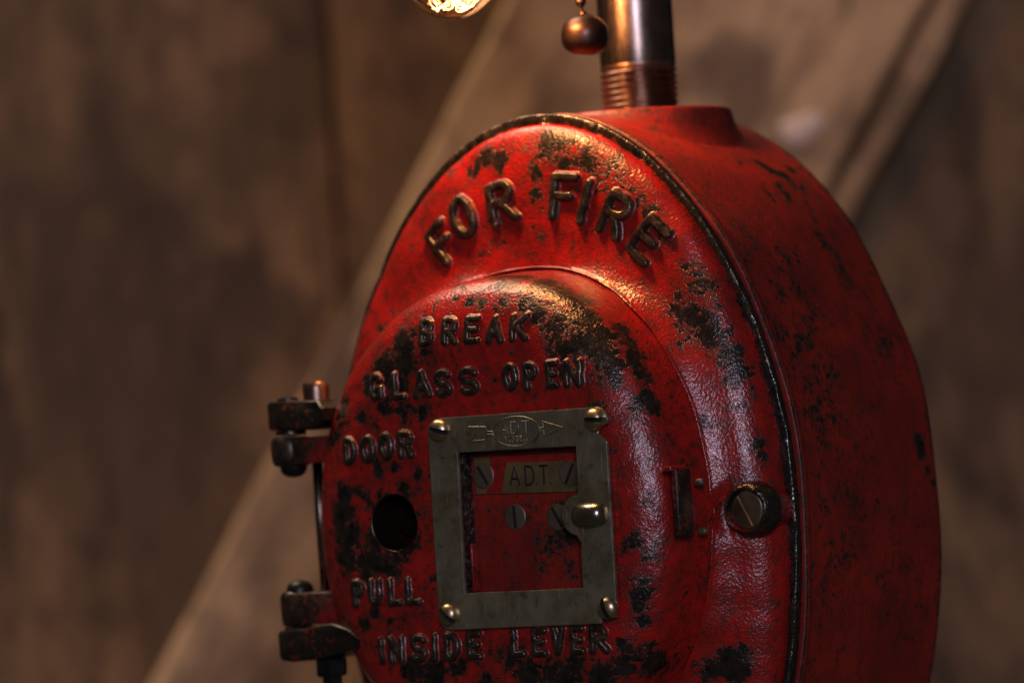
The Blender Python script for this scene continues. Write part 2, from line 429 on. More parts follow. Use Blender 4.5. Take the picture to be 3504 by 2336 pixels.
DOOR_P = [(-39.3,-20.0,54.8,6.0,1.1),(-45.6,-20.0,51.6,4.7,1.1),(-23.0,-35.5,54.0,4.7,1.1),(-23.3,-36.5,49.3,4.0,1.1),(-29.7,-36.1,47.4,4.5,1.1),(-35.6,-35.5,44.2,3.3,0.9),(-24.2,-37.0,42.4,3.7,1),(-30.5,-37.0,38.0,2.9,0.9),(-23.2,-37.0,35.9,3.3,1),(-17.4,-37.0,34.9,2.4,0.8),(-37.7,-36.6,34.9,2.9,0.9),(-33.8,-37.0,32.9,1.9,0.7),(-14.9,-36.7,52.3,2.4,0.8),(-45.2,-36.7,15.2,2.9,1),(-46.5,-36.6,9.3,4.3,1.1),(-45.3,-36.8,3.4,4.8,1.1),(-45.9,-36.6,-2.5,4.5,1.1),(-38.2,-37.0,-4.0,5.1,1.1),(-30.9,-37.0,-5.4,4.5,1),(-36.9,-37.0,3.1,2.9,0.9),(-34.0,-37.0,12.3,2.9,0.9),(-24.8,-37.0,15.4,2.4,0.8),(-21.0,-37.0,8.2,1.9,0.9),(-20.2,-37.0,18.7,1.9,0.9),(-33.3,-37.0,21.1,2.7,0.9),(-28.1,-37.0,21.5,1.9,0.8),(-22.3,-37.0,0.1,2.4,0.8),(-39.0,-37.0,14.9,2.1,0.8),(-16.5,-37.0,-9.5,1.9,0.6),(3.3,-26.1,69.6,3.7,0.9),(9.5,-24.8,69.2,4.3,0.9),(17.6,-26.2,66.8,4.0,0.9),(24.2,-28.0,63.5,4.3,0.9),(28.6,-28.4,60.9,4.3,1),(33.0,-30.2,56.6,5.1,1),(38.3,-30.1,52.2,4.5,1),(41.6,-32.6,45.2,4.8,1),(38.3,-32.6,48.8,4.5,1),(40.1,-25.7,53.1,3.5,1),(45.7,-27.6,45.9,3.5,0.9),(48.3,-28.8,41.2,2.7,0.8),(43.3,-33.7,40.5,2.7,0.8),(21.9,-34.2,57.9,3.2,0.9),(28.0,-34.3,54.1,3.5,0.9),(29.9,-35.5,49.4,3.2,0.8),(9.6,-33.4,63.4,2.1,1),(9.2,-31.5,65.7,1.6,0.9),(-1.6,-33.8,63.6,1.9,0.8),(3.0,-34.3,62.7,1.9,0.8),(-6.5,-32.9,64.5,1.9,0.8),(24.8,-36.1,50.9,2.4,0.8),(33.9,-34.0,50.2,2.7,0.9),(50.2,-31.3,34.4,2.9,1.1),(52.4,-29.7,32.5,2.9,1.1),(51.0,-29.3,36.0,2.4,1),(42.1,-25.8,49.5,2.7,0.9),(50.4,-25.9,39.9,1.9,0.7),(55.3,-26.3,29.4,1.9,0.6),(49.2,-35.0,-11.9,2.4,1),(48.7,-34.6,-15.9,2.7,1.1),(47.5,-34.4,-19.8,2.7,1.1),(47.5,-33.6,-22.7,2.1,0.9),(48.1,-36.2,-1.6,2.7,0.9),(46.1,-36.6,-3.2,1.9,0.9),(50.5,-35.1,-5.2,1.9,0.8),(42.6,-34.3,-28.8,2.9,0.9),(45.1,-32.0,-30.7,3.2,0.9),(45.7,-27.5,-35.0,4.5,0.9),(40.1,-33.3,-34.4,4.0,0.9),(-50.6,-20.0,-33.1,3.5,1),(-46.3,-20.0,-35.6,4.5,1.1),(-25.9,-36.8,-34.3,4.5,1.1),(-18.4,-37.0,-35.0,3.7,1),(-11.0,-37.0,-32.9,3.2,0.9),(3.7,-37.0,-29.8,2.1,0.8),(7.8,-37.0,-32.2,3.5,1),(11.9,-37.0,-34.6,4.0,1),(19.0,-37.0,-34.2,4.0,1),(25.7,-36.7,-35.6,4.5,1),(-1.2,-37.0,-36.6,2.7,0.8),(-4.9,-37.0,-29.6,2.1,0.9),(17.2,-37.0,-29.6,1.9,0.8),(34.2,-35.0,-36.5,4.0,1),(-16.7,-37.0,-11.8,1.6,0.5),(-13.5,-37.0,48.7,1.9,0.6),(0.1,-37.0,-29.7,1.6,0.8),(-41.5,-36.3,-20.4,2.4,0.9),(-37.8,-36.9,-18.1,2.1,0.9),(41.6,-36.0,33.8,1.9,0.6),(-16.0,-37.0,-22.3,1.3,0.6)]  # bare patches, with a thin dark line painted along the dome's shade
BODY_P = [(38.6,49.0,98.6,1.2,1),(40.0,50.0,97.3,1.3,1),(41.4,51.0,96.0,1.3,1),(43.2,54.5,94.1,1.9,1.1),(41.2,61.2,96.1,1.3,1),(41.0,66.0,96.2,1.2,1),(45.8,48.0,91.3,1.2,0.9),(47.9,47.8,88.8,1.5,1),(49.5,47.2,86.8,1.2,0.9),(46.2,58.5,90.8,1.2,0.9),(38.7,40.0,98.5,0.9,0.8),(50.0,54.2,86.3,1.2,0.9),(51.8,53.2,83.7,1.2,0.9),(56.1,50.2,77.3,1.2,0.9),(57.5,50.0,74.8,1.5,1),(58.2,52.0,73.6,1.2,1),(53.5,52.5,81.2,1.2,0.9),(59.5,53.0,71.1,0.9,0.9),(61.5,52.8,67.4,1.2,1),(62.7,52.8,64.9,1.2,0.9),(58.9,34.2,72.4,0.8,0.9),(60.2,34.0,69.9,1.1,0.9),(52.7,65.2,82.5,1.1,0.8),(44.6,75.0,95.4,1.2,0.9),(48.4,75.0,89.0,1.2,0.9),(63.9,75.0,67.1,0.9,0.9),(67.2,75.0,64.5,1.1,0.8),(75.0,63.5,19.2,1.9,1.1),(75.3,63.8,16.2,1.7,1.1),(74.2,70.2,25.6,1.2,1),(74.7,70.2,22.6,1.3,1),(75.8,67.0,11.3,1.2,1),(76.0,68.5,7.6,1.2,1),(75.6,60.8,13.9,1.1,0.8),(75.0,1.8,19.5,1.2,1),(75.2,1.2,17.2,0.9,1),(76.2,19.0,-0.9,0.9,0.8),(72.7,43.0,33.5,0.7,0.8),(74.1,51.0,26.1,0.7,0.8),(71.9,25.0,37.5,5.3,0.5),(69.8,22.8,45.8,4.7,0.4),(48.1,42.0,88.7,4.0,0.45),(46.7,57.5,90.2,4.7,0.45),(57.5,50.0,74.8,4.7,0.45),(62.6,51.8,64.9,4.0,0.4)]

# ------------------------------------------------------------------ the lamp made from the alarm box
lamp = empty('alarm_box_lamp', (0, 35, -116))
tag(lamp, 'worn red cast-iron fire alarm box made into a lamp, with a steel pipe on top', 'lamp')

# body ------------------------------------------------------------------
def make_body():
    m = 720; fs = np.linspace(0, 2 * math.pi, m, endpoint=False); ox, oz = outl(fs)
    nx, nz = ox / A ** 2, oz / B ** 2; nn = np.hypot(nx, nz); nx /= nn; nz /= nn
    prof = [(-9, 3.4), (-1.2, 3.3), (-.5, 3.3), (-.12, 3.6), (0, 4.1), (0, 5.2), (-.25, 6.0), (-.8, 6.6), (-1.0, 7.4)]
    prof += [(-1.0 + 1.9 * (1 - math.cos((y - 7.4) / 62 * math.pi)) / 2, y) for y in np.arange(9, 69, 1.2)]
    prof += [(.9, 69), (.8, 70.6), (.2, 71.6), (-1, 72), (-12, 72), (-40, 72)]
    V = np.concatenate([np.stack([ox + nx * o, np.full(m, y), oz + nz * o], 1) for o, y in prof])
    w = wobble(V, .28, 34, 3)
    N3 = np.tile(np.stack([nx, 0 * nx, nz], 1), (len(prof), 1)); V = V + N3 * w[:, None]
    F = grid_faces(len(prof), m); F.append(tuple((len(prof) - 1) * m + j for j in range(m)))
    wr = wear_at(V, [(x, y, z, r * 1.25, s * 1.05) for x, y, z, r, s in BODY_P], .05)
    yy = V[:, 1]; wr = np.where((yy > 70.2), .75, wr); wr = np.where((yy < 5.5) & (yy > 3.2), .12, wr); wr = np.where((yy < 3.95) & (yy > 3.45), 1.12, wr)
    # rubbed rim at the back
    wr = np.maximum(wr, .34 * np.exp(-((yy - 70.5) / 2.2) ** 2))
    wr = np.where(yy < 3.25, .9, wr)
    # pipe boss on the crown
    P = [(r_, 0) for r_ in (33, 31, 29.5, 28.5, 27.8, 27.2, 26.8, 26.5, 26.2, 25.9, 25.4, 24.5, 11, .1)]
    bv, bf = lathe(P, 96, 'z', (2.5, 45, 115.4), cap=False)
    rr = np.hypot(bv[:, 0] - 2.5, bv[:, 1] - 45)
    # towards the front the boss dies into the crown
    keep = bv.copy(); zb_ = B * np.sqrt(1 - (bv[:, 0] / A) ** 2) * .998 - .5
    q_ = np.interp(rr, [24.5, 25.4, 25.9, 26.2, 26.5, 26.8, 27.2, 27.8, 28.5, 29.5, 31, 33], [1, 1, .97, .88, .72, .55, .40, .27, .17, .08, .02, -.05])
    keep[:, 2] = zb_ + (115.4 - zb_) * q_; keep[:, 1] = np.minimum(keep[:, 1], 71.2 - .2 * (q_ < .5)); bw = np.where((rr > 25.9) & (rr < 27.3), .26, .0)
    V2, F2 = join([(V, F), (keep, bf)])
    return V2, F2, np.concatenate([wr, bw])
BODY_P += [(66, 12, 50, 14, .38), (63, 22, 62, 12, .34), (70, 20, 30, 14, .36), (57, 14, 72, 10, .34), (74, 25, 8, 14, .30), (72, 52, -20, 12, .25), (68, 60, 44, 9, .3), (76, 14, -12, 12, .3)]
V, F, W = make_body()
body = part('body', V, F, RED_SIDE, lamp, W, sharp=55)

# cover ------------------------------------------------------------------
def make_cover():
    m = 860; fs = np.linspace(0, 2 * math.pi, m, endpoint=False)
    ox, oz = outl(fs); cx, cz = crease(fs); Lg = np.hypot(cx - ox, cz - oz); ex, ez = (cx - ox) / Lg, (cz - oz) / Lg
    rings = []
    for d, h in ((2.6, -3.3), (1.6, -3.2), (1.5, -1.0), (.9, -.55), (.25, -.5), (.03, -.3), (0, .3), (0, 1.05), (.12, 1.42), (.4, 1.62), (2.3, 1.5), (2.9, 1.25)):
        rings.append((ox + ex * d, oz + ez * d, np.full(m, h)))
    for t in np.linspace(0, 1, 54)[1:]:
        tt = t ** 1.35
        d = 3 + (Lg - 3) * tt; rings.append((ox + ex * d, oz + ez * d, hcov_t(d, Lg, fs)))
    hc = hcrease(fs)
    for k, dh in ((.15, .50), (.38, .62), (.6, .3), (.75, -.3), (.95, -1.6), (1.0, -8), (1.0, -20)):
        d = Lg + k; rings.append((ox + ex * d, oz + ez * d, hc + dh))
    V = np.concatenate([np.stack([x, -h, z], 1) for x, z, h in rings])
    w = wobble(V, .30, 22, 5) + wobble(V, .14, 8, 6)
    k = np.repeat(np.arange(len(rings)), m); w = np.where(k < 12, w * .35, w)
    V[:, 1] -= w
    # spot face round the lock screw
    rb = np.hypot(V[:, 0] - 69.4, V[:, 2] - 4.4); hh_ = -V[:, 1]
    q = np.clip((11.0 - rb) / 3.2, 0, 1); q = q * q * (3 - 2 * q)
    V[:, 1] = -(hh_ + (np.minimum(hh_, 12.6 - .0 * rb) - hh_) * q * (k > 12))
    lip = .0 * np.exp(-((rb - 9.5) / .7) ** 2) * (V[:, 0] < 70) * (k > 14); V[:, 1] -= lip
    # chips along the flange
    fl = (k > 4) & (k < 11); rs = np.random.RandomState(4)
    for a in rs.rand(26) * 2 * math.pi:
        d = np.abs((np.tile(fs, len(rings)) - a + math.pi) % (2 * math.pi) - math.pi) * 95
        V[fl, 1] += (.5 * np.exp(-(d / (1.0 + rs.rand())) ** 2))[fl]
    F = grid_faces(len(rings), m)
    wr = wear_at(V, [(x, y, z, r, s * (.72 if (0 < x < 32 and z > 96) else 1)) for x, y, z, r, s in COV_P], .13)
    wr = np.where(k < 11, .95, wr); wr = np.where((k > 7) & (k < 10), 1.24, wr); wr = np.where(k == 11, .30, wr)
    wr = np.where((k > 11) & (k < 15), np.minimum(wr, .02), wr)
    return V, F, wr
V, F, W = make_cover()
cover = part('cover', V, F, RED, lamp, W, sharp=50)

# door ------------------------------------------------------------------
KEY = (-29.06, 6.23); KR = 7.75
WIN = [(-6.0, 24.4), (33.7, 24.2), (33.4, -14.0), (-6.4, -14.0)]
DOOR_P += [(56, -30, 44, 4.1, .8), (58.5, -29, 34, 3.5, .8), (60, -27, 26, 3.2, .7), (60.5, -25, 21, 3.0, .8), (61, -26, -6, 3.0, .7), (60.5, -28, -12, 3.2, .8), (59.5, -28, -19, 3.5, .8), (57.5, -29, -26, 4.1, .85), (55, -30, -33, 4.6, .9), (51, -31, -40, 5.4, .9), (61.5, -23, 8, 2.7, .6), (52, -31, 50, 3.5, .8), (47.5, -31.5, 55, 3.5, .7)]  # dark streaks: part wear, part painted shade in the gap beside the door
DOOR_P += [(8, -31, 66, 5, .7), (18, -32, 63, 6, .8), (27, -33, 58, 6, .85), (34, -34, 51, 6, .85), (41, -34, 43, 4.5, .75), (30, -36.5, 46, 4, .7), (-50, -33, 30, 4, .6), (-52, -31, 14, 3.5, .7), (-53, -30, -4, 3.5, .7), (-50, -32, -22, 4, .7), (-47, -34, 36, 4, .7), (-20, -37, -40, 5, .8), (-2, -37, -41, 5, .8), (14, -37, -42, 5, .8)]
def make_door():
    m = 300; fs = np.linspace(0, 2 * math.pi, m, endpoint=False)
    s_, c_ = np.sin(fs), np.cos(fs); kk = (np.abs(s_) ** CN + np.abs(c_) ** CN) ** (-1 / CN)
    bx, bz = DA * s_ * kk, DB * c_ * kk; bx = np.where(bx < 0, bx * 1.055, bx)
    hcr = hcrease(fs)
    rings = [(1.0, hcr - 9), (1.0, hcr - 2), (.9985, hcr - .7), (.993, hcr + .15), (.986, hcr + .8), (.980, hcr * .7 + 23 * .3 + .6), (.973, hcr * .35 + 23 * .65 + .4), (.968, 23.6 + 0 * hcr), (.9635, 24.9 + 0 * hcr)]
    for s in np.concatenate([np.array([.9597, .959, .9575, .955, .951]), np.linspace(.946, .90, 14), np.linspace(.895, .645, 40)]):
        u = np.clip((s - .675) / .285, 0, 1); rings.append((s, 25.8 + 11.2 * (1 - min(u, 1) ** 2.15) ** (1 / 2.15) if u < 1 else 25.7))
    V = np.concatenate([np.stack([bx * s, -h * np.ones(m), CZ + bz * s], 1) for s, h in rings])
    F = grid_faces(len(rings), m)
    # flat centre with the openings
    base = (len(rings) - 1) * m
    loop = [(float(V[base + j, 0]), float(V[base + j, 2])) for j in range(m)]
    kl = [(KEY[0] + KR * math.cos(2 * math.pi * i / 48), KEY[1] + KR * math.sin(2 * math.pi * i / 48)) for i in range(48)]
    inner = []
    g = 1.3
    for x in np.arange(-44, 44, g):
        for z in np.arange(-42, 52, g):
            s = (abs(x / DA) ** CN + abs((z - CZ) / DB) ** CN) ** (1 / CN)
            if s > .62 or math.hypot(x - KEY[0], z - KEY[1]) < KR + .7: continue
            if -7.4 < x < 34.8 and -15.2 < z < 25.6: continue
            inner.append((x + random.uniform(-.2, .2), z + random.uniform(-.2, .2)))
    pts = [Vector(p) for p in loop + kl + WIN + inner]
    ed = [(i, (i + 1) % m) for i in range(m)] + [(m + i, m + (i + 1) % 48) for i in range(48)] + [(m + 48 + i, m + 48 + (i + 1) % 4) for i in range(4)]
    vs, es, ff, *_ = delaunay_2d_cdt(pts, ed, [], 0, 1e-6)
    n0 = len(V); V = np.concatenate([V, np.array([(v.x, -37.0, v.y) for v in vs])])
    for f in ff:
        c = sum((vs[i] for i in f), Vector((0, 0))) / len(f)
        if math.hypot(c.x - KEY[0], c.y - KEY[1]) < KR - .05: continue
        if -6.2 < c.x < 33.55 and -14.0 < c.y < 24.3: continue
        F.append(tuple(n0 + i for i in f))
    w = wobble(V, .22, 26, 9) + wobble(V, .10, 7, 10)
    V[:, 1] -= w
    # sides of the window opening
    k = len(V); wv = []
    for x, z in WIN: wv += [(x, -36.9, z), (x, -26, z)]
    V = np.concatenate([V, np.array(wv)])
    for i in range(4):
        a, b = 2 * i, 2 * ((i + 1) % 4); F.append((k + a, k + b, k + b + 1, k + a + 1))
    wd_ = wear_at(V, DOOR_P, .16); wd_[k:] = 1.2  # sides of the opening coloured black for the dark gap behind the frame
    return V, F, wd_
random.seed(3)
V, F, W = make_door()
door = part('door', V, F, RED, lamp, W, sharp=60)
bm_fix = door.data
# weld the flat centre to the dome
import bmesh
bm = bmesh.new(); bm.from_mesh(bm_fix); bmesh.ops.remove_doubles(bm, verts=bm.verts, dist=.00002); bmesh.ops.recalc_face_normals(bm, faces=bm.faces); bm.to_mesh(bm_fix); bm.free()

# raised letters ---------------------------------------------------------
def arcp(cx, cz, rx, rz, a0, a1, n=10):
    return [(cx + rx * math.cos(math.radians(a0 + (a1 - a0) * i / n)), cz + rz * math.sin(math.radians(a0 + (a1 - a0) * i / n))) for i in range(n + 1)]
GL = {
 'A': [[(0, 0), (.5, 1), (1, 0)], [(.2, .34), (.8, .34)]],
 'B': [[(0, 0), (0, 1)], [(0, 1), (.5, 1)] + arcp(.5, .765, .42, .235, 90, -90) + [(0, .53)], [(.5, .53)] + arcp(.52, .265, .48, .265, 90, -90) + [(0, 0)]],
 'D': [[(0, 0), (0, 1)], [(0, 1), (.4, 1)] + arcp(.4, .5, .6, .5, 90, -90) + [(0, 0)]],
 'E': [[(0, 0), (0, 1)], [(0, 1), (1, 1)], [(0, .52), (.8, .52)], [(0, 0), (1, 0)]],
 'F': [[(0, 0), (0, 1)], [(0, 1), (1, 1)], [(0, .52), (.8, .52)]],
 'G': [arcp(.5, .5, .5, .5, 40, 330, 16) + [(.95, .42), (.62, .42)], [(.95, .42), (.95, 0)]],
 'I': [[(.5, 0), (.5, 1)]],
 'K': [[(0, 0), (0, 1)], [(1, 1), (0, .42)], [(.32, .6), (1, 0)]],
 'L': [[(0, 1), (0, 0)], [(0, 0), (1, 0)]],
 'M': [[(0, 0), (0, 1), (.5, .2), (1, 1), (1, 0)]],
 'N': [[(0, 0), (0, 1), (1, 0), (1, 1)]],
 'O': [arcp(.5, .5, .5, .5, 0, 360, 24)],
 'P': [[(0, 0), (0, 1)], [(0, 1), (.5, 1)] + arcp(.5, .74, .48, .26, 90, -90) + [(0, .48)]],
 'R': [[(0, 0), (0, 1)], [(0, 1), (.5, 1)] + arcp(.5, .76, .48, .24, 90, -90) + [(0, .52)], [(.45, .52), (1, 0)]],
 'S': [arcp(.5, .75, .48, .25, 25, 270, 12) + arcp(.5, .25, .5, .25, 90, -155, 12)],
 'T': [[(0, 1), (1, 1)], [(.5, 1), (.5, 0)]],
 'U': [[(0, 1), (0, .35)] + arcp(.5, .35, .5, .35, 180, 360, 10) + [(1, 1)]],
 'V': [[(0, 1), (.5, 0), (1, 1)]],
 'Y': [[(0, 1), (.5, .5), (1, 1)], [(.5, .5), (.5, 0)]],
}
def seg_dist(U, Vv, strokes):
    d = np.full(U.shape, 1e9)
    for st in strokes:
        for (x0, y0), (x1, y1) in zip(st[:-1], st[1:]):
            dx, dy = x1 - x0, y1 - y0; q = dx * dx + dy * dy + 1e-9
            t = np.clip(((U - x0) * dx + (Vv - y0) * dy) / q, 0, 1)
            d = np.minimum(d, np.hypot(U - x0 - t * dx, Vv - y0 - t * dy))
    return d
lrs = np.random.RandomState(11)
def letter(ch, x, z, ang, w, h, sw, ht, surf, parent, bare=.95, flat=2.6, step=.21):
    """cast letter: a ridge round its strokes, rising out of the surface"""
    sc = [[(a * w, b * h) for a, b in st] for st in GL[ch]]
    ext = sw * 1.9
    us = np.arange(-ext, w + ext, step); vs = np.arange(-ext, h + ext, step)
    U, Vv = np.meshgrid(us, vs, indexing='ij')
    jx = .05 * sw * (np.sin(Vv * 1.7 + lrs.rand() * 6) + np.sin(U * 2.3 + lrs.rand() * 6)); jy = .05 * sw * np.sin(U * 1.9 + lrs.rand() * 6)
    d = seg_dist(U + jx, Vv + jy, sc)
    t = np.clip(d / sw, 0, 1); H = ht * (1 - t ** flat) ** .62
    H = H + ht * .13 * np.exp(-((d / (sw * 1.15)) ** 3)) 
    H *= 1 + .05 * np.sin(U * 1.3 + lrs.rand() * 6) * np.sin(Vv * 1.1 + lrs.rand() * 6)
    keep = d < ext * .9
    H = np.where(d > sw * 1.25, H - .12 * ((d - sw * 1.25) / (sw * .5)) - .02, H)
    ca, sa = math.cos(ang), math.sin(ang)
    X = x + U * ca + Vv * sa; Z = z - U * sa + Vv * ca
    Y = -(surf(X, Z) + H)
    if surf is hdoor: pass
    n, m = U.shape; idx = -np.ones(n * m, int); used = keep.ravel()
    F = []
    for i in range(n - 1):
        for j in range(m - 1):
            if keep[i, j] and keep[i + 1, j] and keep[i, j + 1] and keep[i + 1, j + 1]:
                F.append((i * m + j, (i + 1) * m + j, (i + 1) * m + j + 1, i * m + j + 1))
    us_ = sorted({k for f in F for k in f}); mp = {k: i for i, k in enumerate(us_)}
    F = [tuple(mp[k] for k in f) for f in F]
    V = np.stack([X.ravel(), Y.ravel(), Z.ravel()], 1)[us_]
    V[:, 1] -= (wobble(V, .22, 26, 9) + wobble(V, .10, 7, 10)) if surf is hdoor else (wobble(V, .30, 22, 5) + wobble(V, .14, 8, 6))
    hh = (H / ht).ravel()[us_]
    wr = np.clip((hh - .04) * 3.2, -.1, 1.1) * bare
    return part('raised_letter', V, F, IRON, parent, wr)
FOR_FIRE = [('F', -27.2, 76.3, -40, 5.8, 9.9), ('O', -22.0, 82.2, -22, 6.2, 10.4), ('R', -10.4, 85.2, -12, 7.4, 10.2),
            ('F', 8.8, 86.0, 7, 6.8, 10.8), ('I', 15.6, 84.9, 20, 5, 10.6), ('R', 24.2, 81.6, 29.5, 6.2, 10.4), ('E', 33.8, 75.8, 43.5, 6.8, 10.0)]
for ch, x, z, a, w, h in FOR_FIRE:
    letter(ch, x, z, math.radians(a), w, h, 1.30, 1.6, hcov, cover, bare=1.02, flat=6.0, step=.24)
ROWS = [('B', -17.3, 5.1, 52.9), ('R', -9.3, 5.2, 52.7), ('E', -1.6, 4.9, 52.6), ('A', 5.5, 5.5, 52.1), ('K', 13.1, 5.7, 52.2),
        ('G', -35.3, 5.4, 39.4), ('L', -27.0, 4.7, 39.2), ('A', -19.8, 6.0, 39.1), ('S', -12.4, 5.3, 38.9), ('S', -4.3, 6.2, 39.0),
        ('O', 10.3, 4.8, 39.2), ('P', 17.1, 4.6, 39.0), ('E', 24.4, 4.0, 39.1), ('N', 30.0, 5.4, 39.0),
        ('D', -44.8, 4.8, 22.6), ('O', -38.6, 4.9, 22.7), ('O', -32.1, 4.7, 23.1), ('R', -25.8, 5.1, 23.3),
        ('P', -44.8, 4.4, -16.1), ('U', -39.0, 4.5, -15.9), ('L', -32.4, 4.6, -16.0), ('L', -26.5, 5.2, -16.0),
        ('I', -37.5, 3.0, -31.8), ('N', -33.2, 5.1, -31.6), ('S', -25.8, 5.5, -31.4), ('I', -18.7, 2.0, -31.3), ('D', -14.3, 5.0, -31.3), ('E', -7.0, 5.0, -31.1),
        ('L', 7.5, 4.7, -30.9), ('E', 14.4, 4.8, -30.9), ('V', 20.5, 4.5, -30.6), ('E', 26.9, 4.5, -30.7), ('R', 32.9, 5.4, -30.7)]
for ch, x, w, z in ROWS:
    sw = 1.0
    letter(ch, x + sw * .8, z + sw * .8, math.radians(lrs.uniform(-1.2, 1.2)), w - 1.6 * sw, 7.5 - 1.6 * sw, sw, 1.1, hdoor, door, bare=1.04, flat=4.0)

# key hole in the door ----------------------------------------------------
kp = [(7.95, 36.6), (7.98, 37.1), (7.8, 37.25), (7.55, 37.1), (7.4, 36.0), (7.2, 32.0), (7.0, 28.5), (5.6, 27.3), (4.4, 27.0), (3.9, 27.0), (3.8, 29.8), (3.4, 30.3), (2.4, 30.3), (2.2, 28.0), (.1, 27.5)]
V, F = lathe(kp, 56, 'f', (KEY[0], 0, KEY[1]), cap=False)
ks = part('key_socket', V, F, CAVE, door, sharp=50)
V, F = lathe([(7.5, 36.7), (7.62, 37.15), (7.82, 37.22), (7.98, 37.0)], 56, 'f', (KEY[0], 0, KEY[1]), cap=False); part('key_rim', V, F, EDGE, ks)

# ------------------------------------------------------------------ glass frame plate
outer = arc(-11.2, 29.7, 3.8, 180, 90, 6) + arc(40.2, 30.1, 3.4, 90, 12, 6) + [(44.0, 30.2), (43.6, 28.9), (41.6, 28.3), (40.4, 26.8), (41.4, 25.9), (43.2, 24.3)] + \
        [(43.0, -20.2), (42.6, -21.6), (41.7, -20.9), (40.0, -21.4), (38.2, -20.4), (37.9, -22.9)] + arc(-11.3, -19.3, 3.8, 270, 180, 6)
hole = [(-5.35, 23.9), (33.1, 23.65), (33.0, 11.6)] + arc(32.4, 5.6, 5.3, 92, 262, 12) + [(32.9, -1.6), (32.75, -4), (32.65, -13.35), (-5.8, -13.4)]
V, F = slab(outer, [hole], -38.5, 1.1)
plate = part('glass_frame', V, F, PLATE, lamp, smooth=False)
tag(plate, 'tarnished metal frame plate around the window of the door'); bevel(plate, .30)
plate.data.materials.append(EDGE); plate.modifiers['edge'].material = 1
# dome screws with a slot
SLOTF = []
def screw_mesh(r=3.0, h=2.6, slot=.62, depth=1.0):
    n = 44; half = []
    prof = [(r, 0), (r * 1.0, h * .22)] + [(r * math.cos(math.radians(a)), h * .22 + h * .78 * math.sin(math.radians(a))) for a in (15, 30, 45, 58, 70, 80, 87)]
    gx = np.linspace(-r, r, 41); V = []; F = []; idx = {}
    def top(x, z):
        d = math.hypot(x, z)
        if d > r: return None
        hh = h * .22 + h * .78 * math.sqrt(max(0, 1 - (d / r) ** 2))
        return hh
    rings = [0.12, .3, .5, .68, .82, .92, 1.0]; sg = 48
    # two half domes either side of the slot
    for s in (1, -1):
        k0 = len(V); cols = np.linspace(slot, r, 12); rowsn = 22
        for c in cols:
            zz = math.sqrt(max(r * r - c * c, 0)); 
            for t in np.linspace(-1, 1, rowsn):
                z = zz * t; V.append((s * c, -(top(s * c, z * .9999) or 0), z))
        for i in range(11):
            for j in range(rowsn - 1):
                a = k0 + i * rowsn + j; q = (a, a + 1, a + rowsn + 1, a + rowsn); F.append(q if s > 0 else q[::-1])
        # slot wall
        k1 = len(V); zz = math.sqrt(r * r - slot * slot)
        for t in np.linspace(-1, 1, rowsn):
            z = zz * t; V.append((s * slot, -(top(slot, z * .9999) or 0), z)); V.append((s * slot, -(h - depth) * .6, z))
        for j in range(rowsn - 1):
            a = k1 + 2 * j; q = (a, a + 1, a + 3, a + 2); SLOTF.append(len(F)); F.append(q if s > 0 else q[::-1])
        # rim
        k2 = len(V); a0 = math.acos(slot / r)
        for t in np.linspace(-a0, a0, 26):
            x, z = r * math.cos(t) * s, r * math.sin(t); V.append((x, -h * .22, z)); V.append((x, .3, z))
        for j in range(25):
            a = k2 + 2 * j; q = (a, a + 2, a + 3, a + 1); F.append(q if s > 0 else q[::-1])
    k = len(V); zz = math.sqrt(r * r - slot * slot); hh = (h - depth) * .6
    V += [(-slot, -hh, -zz), (slot, -hh, -zz), (slot, -hh, zz), (-slot, -hh, zz)]; SLOTF.append(len(F)); F.append((k, k + 1, k + 2, k + 3))
    return np.array(V, float), F
sv, sf = screw_mesh()
first = None
for i, (x, z, ang) in enumerate(((-10.7, 30.2, 104), (39.9, 30.2, 92), (-11.4, -18.9, 130), (40.5, -18.9, 163))):
    if first is None:
        first = part('screw', sv + np.array([x, -38.45, z]), sf, BRASS, plate, sharp=35, origin=(x, -38.45, z)); o = first
        o.data.materials.append(DARK)
        for q in SLOTF: o.data.polygons[q].material_index = 1
    else: o = again(first, (x, -38.45, z), plate)
    # slot runs along Z at rest; turn about Y
    o.rotation_euler = (math.radians((-4, 5, 3, -5)[i]), math.radians(ang - 90 + 90), 0)
# stamped finger catch on the right side of the frame
V = []; nn, mm = 26, 30
for i in range(nn):
    a = math.pi * i / (nn - 1)
    for j in range(mm):
        b = math.pi * j / (mm - 1)
        hgt_ = math.sin(a) ** .8 * math.sin(b) ** .7
        V.append((36.4 - 5.4 * math.cos(b), -38.4 - 4.6 * hgt_ * (.62 + .38 * (1 - math.cos(b)) / 2), 5.6 - 3.4 * math.cos(a) * (math.sin(b) ** .45)))
part('finger_catch', V, grid_faces(nn, mm, close=False), metal('rubbed_plate', (.42, .38, .31), .24, (.22, .20, .16)), plate)
